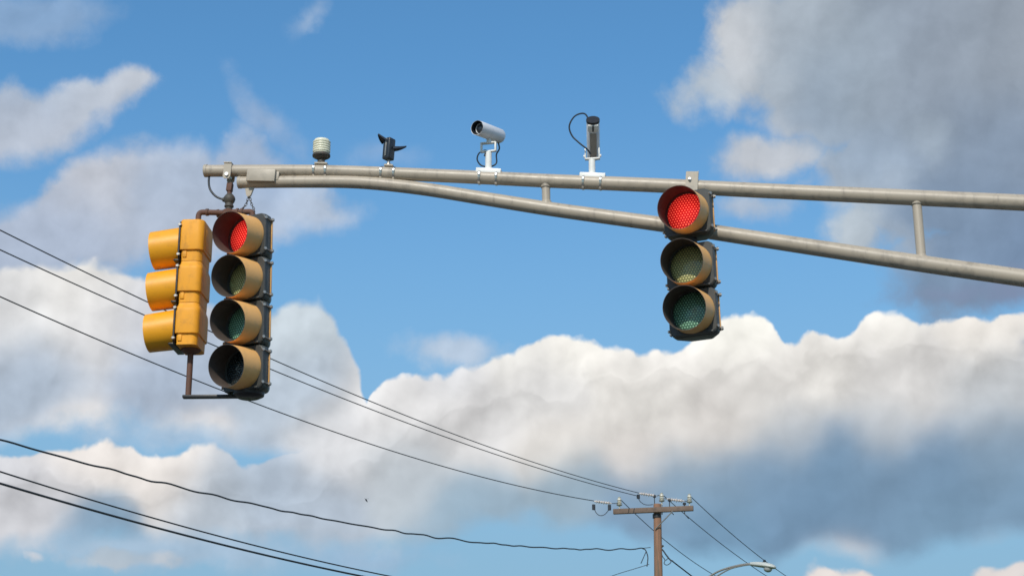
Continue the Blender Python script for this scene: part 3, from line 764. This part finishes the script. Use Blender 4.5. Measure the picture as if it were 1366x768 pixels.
# 3, 4 video cameras
def post(t, h, mat_=None):
    MB().tube([(0, 0, R_UP + .012), (0, 0, h)], .0245, 20).build('post', M['white'], t)
def cctv_common(px, label, h):
    p = up_at(px, 240)
    t = empty('video_camera', p, label=label, cat='camera')
    saddle(t, p, .19, (-.064, .066), M['white'], .014)
    post(t, h)
    return t, p
t, p = cctv_common(651.5, 'silver tube video camera pointing left, on a white post above the arm', .205)
dirv = Vector((-.55, -.825, -.113)).normalized()
yw = math.atan2(dirv.y, dirv.x)
side = Vector((0, 0, 1)).cross(dirv).normalized()
b = MB(); b.box((0, 0, .208), (.03, .03, .02))
ra = Matrix.Rotation(R(-12), 3, 'Z'); b.box((0, 0, .214), (.120, .030, .010), rot=ra, bev=.002)
for sx in (-1, 1): b.box(ra @ Vector((.055 * sx, 0, 0)) + Vector((0, 0, .247)), (.012, .034, .074), rot=ra, bev=.002)
b.box((0, 0, .282), (.115, .034, .010), rot=ra, bev=.002)
b.tube([(0, 0, .282), (0, 0, .315)], .016, 12)
b.build('yoke', M['white'], t)
cc = Vector((.0, 0, .372)); Lc = .31; nose = cc + dirv * (Lc * .5); tail = cc - dirv * (Lc * .5)
b = MB()
b.lathe([(.0560, 0), (.0570, .006), (.0570, Lc - .012), (.0535, Lc - .004), (.049, Lc), (.001, Lc)][::1], nose, -dirv, 32, cap=False)
b.lathe([(.0560, 0), (.0542, .001), (.0542, .03), (.0542, .055)], nose, -dirv, 32, cap=False)
b.build('sunshield', M['silver'], t)
b = MB(); b.lathe([(.0538, .001), (.0535, .03), (.0535, .056)], nose, -dirv, 32, cap=False); b.build('shield_liner', M['sensor'], t)
b = MB(); b.lathe([(.053, .0), (.053, .004), (.001, .004)], nose - dirv * .055, dirv, 32); b.build('front_plate', M['sensor'], t)
b = MB(); b.lathe([(.026, .004), (.026, .014), (.022, .016), (.001, .018)], nose - dirv * .052, dirv, 24); b.build('glass', M['lampglass'] if False else M['sensor'], t)
b = MB(); b.lathe([(.036, .005), (.04, .007), (.04, .012), (.036, .013)], nose - dirv * .052, dirv, 32, cap=False); b.build('lens_ring', M['silver'], t)
c1 = tail - Vector((0, 0, .045)) + dirv * .03
cab = catm([c1, c1 + Vector((.012, 0, -.06)), c1 + Vector((-.01, .0, -.11)), Vector((.06, .02, .13)), Vector((.02, .03, .105)), Vector((-.05, .03, .11)), Vector((-.085, .02, .155)), Vector((-.07, .01, .205)), Vector((-.02, -.0, .222)), Vector((-.03, -.02, .17))])
tag(MB().tube(cab, .0058, 8).build('cable', M['rubber'], t))
# 4
t, p = cctv_common(790, 'grey video camera seen from below and behind, black rear cap up, on a white post', .18)
vd = Vector((ray(793, 180).x, ray(793, 180).y, 0)).normalized()
dirv = Vector((vd.x, vd.y, -math.tan(R(36)))).normalized()      # looks away and down
cc = Vector((.012, 0, .348)); Lc = .32; rear = cc - dirv * (Lc * .5); front = cc + dirv * (Lc * .5)
b = MB(); b.lathe([(.0475, 0), (.049, .004), (.049, Lc - .03), (.049, Lc)], rear, dirv, 32); b.build('sunshield', M['silver'], t)
b = MB(); b.lathe([(.0505, -.002), (.0505, .016), (.001, .0165)], rear + dirv * .004, -dirv, 32); b.build('rear_cap', M['black'], t)
sidev = dirv.cross(Vector((0, 0, 1))).normalized(); dn = dirv.cross(sidev).normalized()
if dn.z > 0: dn = -dn
rt = Matrix((sidev, dirv, -dn)).transposed()
b = MB(); b.box(rear + dirv * .035 + dn * .046, (.080, .055, .014), rot=rt, bev=.005); b.build('rear_plate', M['white'], t)
b = MB(); b.box(cc + dirv * .035 + dn * .048, (.052, Lc - .09, .008), rot=rt, bev=.003); b.build('mounting_rail', M['camgrey'], t)
b = MB(); b.box(rear + dirv * .034 + dn * .055, (.012, .05, .012), rot=rt, bev=.002); b.build('cable_gland', M['rubber'], t)
b = MB(); ra = Matrix.Rotation(R(-8), 3, 'Z')
b.box((.004, 0, .190), (.108, .034, .011), rot=ra, bev=.002)
for sx in (-1, 1):
    b.box(ra @ Vector((.052 * sx, 0, 0)) + Vector((.004, 0, .228)), (.009, .038, .085), rot=ra, bev=.002)
    b.tube([ra @ Vector((.05 * sx, 0, 0)) + Vector((.004, 0, .213)), ra @ Vector((.066 * sx, 0, 0)) + Vector((.004, 0, .213))], .011, 10)
b.build('yoke', M['white'], t)
cab = catm([rear + dirv * .02 - sidev * .02, on_arm(780, 152, .05) - p, on_arm(767, 155, .06) - p, on_arm(759.5, 168, .06) - p, on_arm(763, 181, .05) - p, on_arm(773, 191, .05) - p, on_arm(783, 199, .05) - p, Vector((-.01, -.03, .215))])
MB().tube(cab, .0062, 8).build('cable', M['rubber'], t)

# ------------------------------------------------------------------ utility pole, wires, street lamp
PD = 54.0
pr_ = ray(876, 676); pbase = EYE + pr_ * (PD / pr_.y)
PX, PY = pbase.x, pbase.y
def at_pole(py_, px_=876):
    d = ray(px_, py_); return (EYE + d * (PD / d.y))
LDIR = Vector((-.426, -.905, 0)).normalized()        # towards us, left
CDIR = Vector((.975, -.22, 0)).normalized()         # along the cross-arm
lean = Vector((.012, 0, 0))
ptop = at_pole(672); pz = ptop.z
base = Vector((PX - .09, PY, 0))
up_ = empty('utility_pole', base, label='weathered wooden utility pole with one crossarm and pale insulators', cat='utility pole')
def rp(v): return Vector(v) - base
topc = Vector((PX + .02, PY, pz))
prof = [base + (topc - base) * u for u in np.linspace(0, 1, 14)]
b = MB(); b.tube([rp(p_) for p_ in prof], [.19 - .075 * u for u in np.linspace(0, 1, 14)], 20); b.build('pole', M['wood'], up_)
cz = at_pole(681).z
carm = Vector((PX, PY, cz)) + LDIR * .17
A0 = carm - CDIR * 1.27; A1 = carm + CDIR * 1.17
rc = Matrix.Rotation(math.atan2(CDIR.y, CDIR.x), 3, 'Z')
b = MB(); b.box(rp((A0 + A1) / 2), ((A1 - A0).length, .12, .155), rot=rc, bev=.012); b.build('crossarm', M['beam'], up_)
for s_, k in ((1, .58),):
    b = MB(); b.tube([rp(carm + CDIR * k + LDIR * .07 - Vector((0, 0, .06))), rp(Vector((PX, PY, cz - .58)) + LDIR * .16)], .018, 8); b.build('brace', M['zinc'], up_)
b = MB(); b.tube([rp(Vector((PX, PY, cz - .10))), rp(Vector((PX, PY, cz - .22)))], .132, 20); b.build('pole_band', M['black'], up_)
def pin_ins(c, s=1.0):
    b = MB(); b.lathe([(.02 * s, 0), (.02 * s, .1 * s), (.07 * s, .1 * s), (.095 * s, .13 * s), (.05 * s, .16 * s), (.085 * s, .19 * s), (.045 * s, .23 * s), (.07 * s, .26 * s), (.06 * s, .31 * s), (.035 * s, .33 * s), (.045 * s, .36 * s), (.02 * s, .37 * s)], rp(c), n=16)
    return b.build('pin_insulator', M['porcelain'], up_)
topA = Vector((0, 0, .078))
iL = A0 + CDIR * .19 + topA; iR = A1 - CDIR * .11 + topA
pin_ins(iL); pin_ins(iR); iT = Vector((PX + .12, PY, pz - .02)) + CDIR * .04; pin_ins(iT)
b = MB(); b.tube([rp(iT + Vector((0, 0, -.3))), rp(iT + Vector((0, 0, .05)))], .018, 8); b.build('pin_bracket', M['zinc'], up_)
# small cut-out fuses / lugs standing above the arm
for c in ((858 - 856 + 871, 663), (893, 668), (913, 673)):
    q = at_pole(c[1], c[0])
    b = MB(); b.tube([rp(q + Vector((0, 0, .07))), rp(q - Vector((0, 0, .0)))], .05, 8); b.tube([rp(q), rp(q - Vector((0, 0, .28))), rp(q + CDIR * .12 - Vector((0, 0, .42)))], .014, 6)
    b.build('fuse_lug', M['wire'], up_)
def hang_loop(pts, r=.011, name='jumper_wire'):
    P = [rp(at_pole(y, x)) for x, y in pts]; return MB().tube(catm(P), r, 6).build(name, M['wire'], up_)
hang_loop([(852, 662), (853, 667), (858, 671.5), (864, 673), (871, 672.5)])
b = MB(); q = at_pole(662, 851.5); b.tube([rp(q + Vector((0, 0, .06))), rp(q - Vector((0, 0, .06)))], .05, 8); b.build('fuse_lug', M['wire'], up_)
# tangled wires right of the pole
hang_loop([(880, 730), (884, 733), (889, 740), (894, 746), (898, 748)], .022, 'service_drop_tail')
hang_loop([(882, 736), (884, 742), (887, 746), (886, 751), (890, 753), (895, 749), (892, 744), (888, 747)], .012)
hang_loop([(879, 727), (882, 729), (885, 727)], .03)
def wire(name, pts, attach, label, r, grp=None, deg=2, ext=22.0, seg=70, wavy=0.0, direction=1, mesh_only=False, extra=None):
    """a sagging line in the vertical plane through its insulator, fitted to where it is seen"""
    n = Vector((LDIR.y, -LDIR.x, 0)); S_, Z_ = [0.0], [attach.z]
    for (x, y) in pts:
        d = ray(x, y); k = (attach - EYE).dot(n) / d.dot(n); p_ = EYE + d * k
        S_.append((p_ - attach).dot(LDIR)); Z_.append(p_.z)
    w_ = [1.0] * len(S_)
    w_[0] = 6
    co = np.polyfit(S_, Z_, deg, w=w_)
    smax = max(S_, key=abs); end = smax + math.copysign(ext, smax)
    P = []
    for i in range(seg + 1):
        s_ = end * i / seg; q = attach + LDIR * s_; q.z = float(np.polyval(co, s_))
        if wavy: q.z += wavy * (math.sin(s_ * 3.7 + 1.3 * math.sin(s_ * .83)) * (1 + .7 * math.sin(s_ * .61)) + .5 * math.sin(s_ * 6.1 + 2 * math.sin(s_ * 1.27)))
        P.append(q)
    b = MB(); b.tube(P, r, 8)
    if extra: extra(b, P)
    o = b.build(name, M['wire'], None)
    tag(o, label, 'power line', grp); return o
# dead-end strings: wire ends short of the arm
G1 = 'power lines running between the utility poles'
eL = at_pole(667.5, 792); eT = at_pole(657, 852); eT2 = at_pole(656, 850)
wire('power_line', [(0, 396.5), (250, 501), (332, 533), (500, 596), (683, 645), (760, 662)], eL, 'lowest of the three wires running down from the left to the crossarm tip', .0125, G1)
wire('power_line', [(0, 306), (156, 384), (193, 402), (358, 476), (683, 606), (800, 644)], eT, 'uppermost of the three wires running down from the left behind the yellow light', .0115, G1)
wire('power_line', [(0, 332), (111, 384), (205, 426), (358, 492), (683, 613), (800, 645.5)], eT2 + Vector((0, .3, -.05)), 'middle of the three wires running down from the left behind the yellow light', .0115, G1)
def string(px0, py0, px1, py1, n=3):
    a, b2 = at_pole(py0, px0), at_pole(py1, px1)
    prf = []; L = (b2 - a).length
    prf.append((.012, 0))
    for k in range(n * 2):
        u = (k + .5) / (n * 2) * .8 + .1; prf += [(.028, (u - .04) * L), (.07 if k % 2 else .055, u * L), (.028, (u + .04) * L)]
    prf.append((.012, L))
    MB().lathe(prf, rp(a), (b2 - a), 12).build('strain_insulator', M['polymer'], up_)
string(792, 668, 816, 671); string(852, 657.5, 876, 661); string(889, 665, 913, 668)
hang_loop([(792, 675), (795, 683), (800, 687), (806, 686), (811, 681), (813, 676)])
for q in (at_pole(676, 792), at_pole(676.5, 813)):
    b = MB(); b.tube([rp(q + Vector((0, 0, .08))), rp(q - Vector((0, 0, .08)))], .05, 8); b.build('fuse_lug', M['wire'], up_)
for (x0, y0, x1, y1) in ((816, 671, 824, 671), (876, 661, 883, 659), (883, 664, 889, 665), (913, 668, 918, 668)):
    MB().tube([rp(at_pole(y0, x0)), rp(at_pole(y1, x1))], .011, 6).build('link_wire', M['wire'], up_)
# beyond the pole
wire('power_line', [(926, 669), (968, 705), (1018, 745), (1034, 757), (1048, 768)], iR + Vector((0, 0, .33)), 'wire leaving the right end of the crossarm, rightmost of three going down', .0115, G1, ext=10, deg=2)
wire('power_line', [(885, 662), (912, 684), (995, 749), (1023, 768)], iT + Vector((0, 0, .34)), 'wire leaving the pole top, middle of three going down to the right', .0115, G1, ext=10)
wire('power_line', [(844, 685), (870, 704), (880, 714), (950, 765)], iL + Vector((0, 0, .33)), 'wire leaving the left end of the crossarm, passing behind the pole', .0115, G1, ext=10)
# telecom bundle, wavy
aT = at_pole(731, 859)
wire('telephone_cable', [(0, 586), (160, 630), (340, 672), (500, 704), (683, 727), (800, 732)], aT, 'wavy lashed cable crossing low from the left edge to the utility pole', .017, seg=340, wavy=.012)
aLow = at_pole(806, 873); aLow2 = at_pole(812, 873)
wire('telephone_cable', [(0, 631), (250, 699), (510, 768)], aLow, 'thin black cable, upper of the two lowest in the left corner', .014)
wire('telephone_cable', [(0, 646), (250, 711), (475, 768)], aLow2, 'thick black cable, lowest of all at the left edge', .020)
aR = at_pole(733, 882)
wire('telephone_cable', [(897, 746), (923, 768)], at_pole(748, 897), 'thick drooping cable leaving the pole low on the right', .02, ext=12, deg=1)
# frayed tails left of the pole
hang_loop([(857, 731), (861, 733), (864, 741), (864, 748), (863, 755)], .016, 'service_drop_tail')
hang_loop([(862, 735), (858, 744), (855, 751)], .012)
hang_loop([(859, 730.5), (868, 729.5)], .01, 'guy_wire'); 
hang_loop([(866, 752), (850, 757), (830, 763), (800, 773), (770, 783)], .009, 'guy_wire')

# street lamp on its own curved bracket, fixed low on the pole
lz = lambda x, y, dd=0.0: EYE + ray(x, y) * ((PD + dd) / ray(x, y).y)
lroot = at_pole(800, 874)
sl = empty('street_lamp', lroot, label='pale cobra head street lamp on a curved pipe arm at the bottom edge', cat='street lamp')
def rl(v): return Vector(v) - lroot
nx, ny = 1003, 751.5
arcp = [(876, 806), (900, 795), (925, 781), (945, 769), (962, 760), (985, 753.5), (1003, 751)]
dep = lambda x: -1.4 * (x - 876) / 140
A_ = [lz(x, y, dep(x)) for x, y in arcp]
MB().tube(catm([rl(p_) for p_ in A_]), .03, 10).build('arm', M['zinc'], sl)
arc2 = [(876, 812), (905, 800), (930, 786), (950, 772), (972, 759), (990, 754), (1001, 752.5)]
MB().tube(catm([rl(lz(x, y, dep(x))) for x, y in arc2]), .022, 10).build('arm_brace', M['zinc'], sl)
hA = lz(1001, 751.5, dep(1001)); hB = lz(1035, 756.5, dep(1035)); ax = (hB - hA); Lh = ax.length; ax.normalize(); sv = ax.cross(Vector((0, 0, 1))).normalized(); uv = sv.cross(ax)
rings = []
for u, w_, h1, h0 in ((0, .05, .05, .05), (.12, .09, .075, .06), (.35, .13, .10, .06), (.6, .17, .11, .06), (.85, .15, .09, .055), (.97, .09, .05, .04), (1, .03, .02, .02)):
    ring = []
    for i in range(20):
        a = 2 * math.pi * i / 20; hh_ = h1 if math.sin(a) > 0 else h0
        ring.append(rl(hA + ax * (u * Lh) + sv * (math.cos(a) * w_) + uv * (math.sin(a) * hh_)))
    rings.append(ring)
b = MB(); b.loft(rings); b.build('lamp_head', M['lamp'], sl)
b = MB(); gc = hA + ax * (Lh * .7) - uv * .05
b.lathe([(.13, 0), (.125, .04), (.10, .085), (.06, .11), (.01, .12)], rl(gc), -uv, 20); b.build('glass_bowl', M['lampglass'], sl)
b = MB(); b.lathe([(.04, 0), (.04, .07), (.03, .08)], rl(hA + ax * (Lh * .52) + uv * .10), uv, 14); b.build('photocell', M['sensor'], sl)

# bird far off
bp_ = EYE + ray(488.5, 666.5) * 70
bt = empty('bird', bp_, label='tiny dark bird flying below the middle left clouds', cat='bird')
b = MB(); b.lathe([(.005, -.12), (.03, -.08), (.05, -.02), (.045, .04), (.03, .09), (.028, .12), (.006, .16)], (0, 0, 0), (.5, .2, -.75), 12)
for s_ in (-1, 1):
    b.loft([[(0, -.03, 0), (0, .05, 0), (0, .03, .012)], [(.07 * s_, -.01, .09), (.07 * s_, .06, .09), (.07 * s_, .04, .10)], [(.15 * s_, .03, .10), (.15 * s_, .05, .10), (.15 * s_, .045, .105)]])
b.build('body', M['bird'], bt)
bt.scale = (.6, .6, .6)
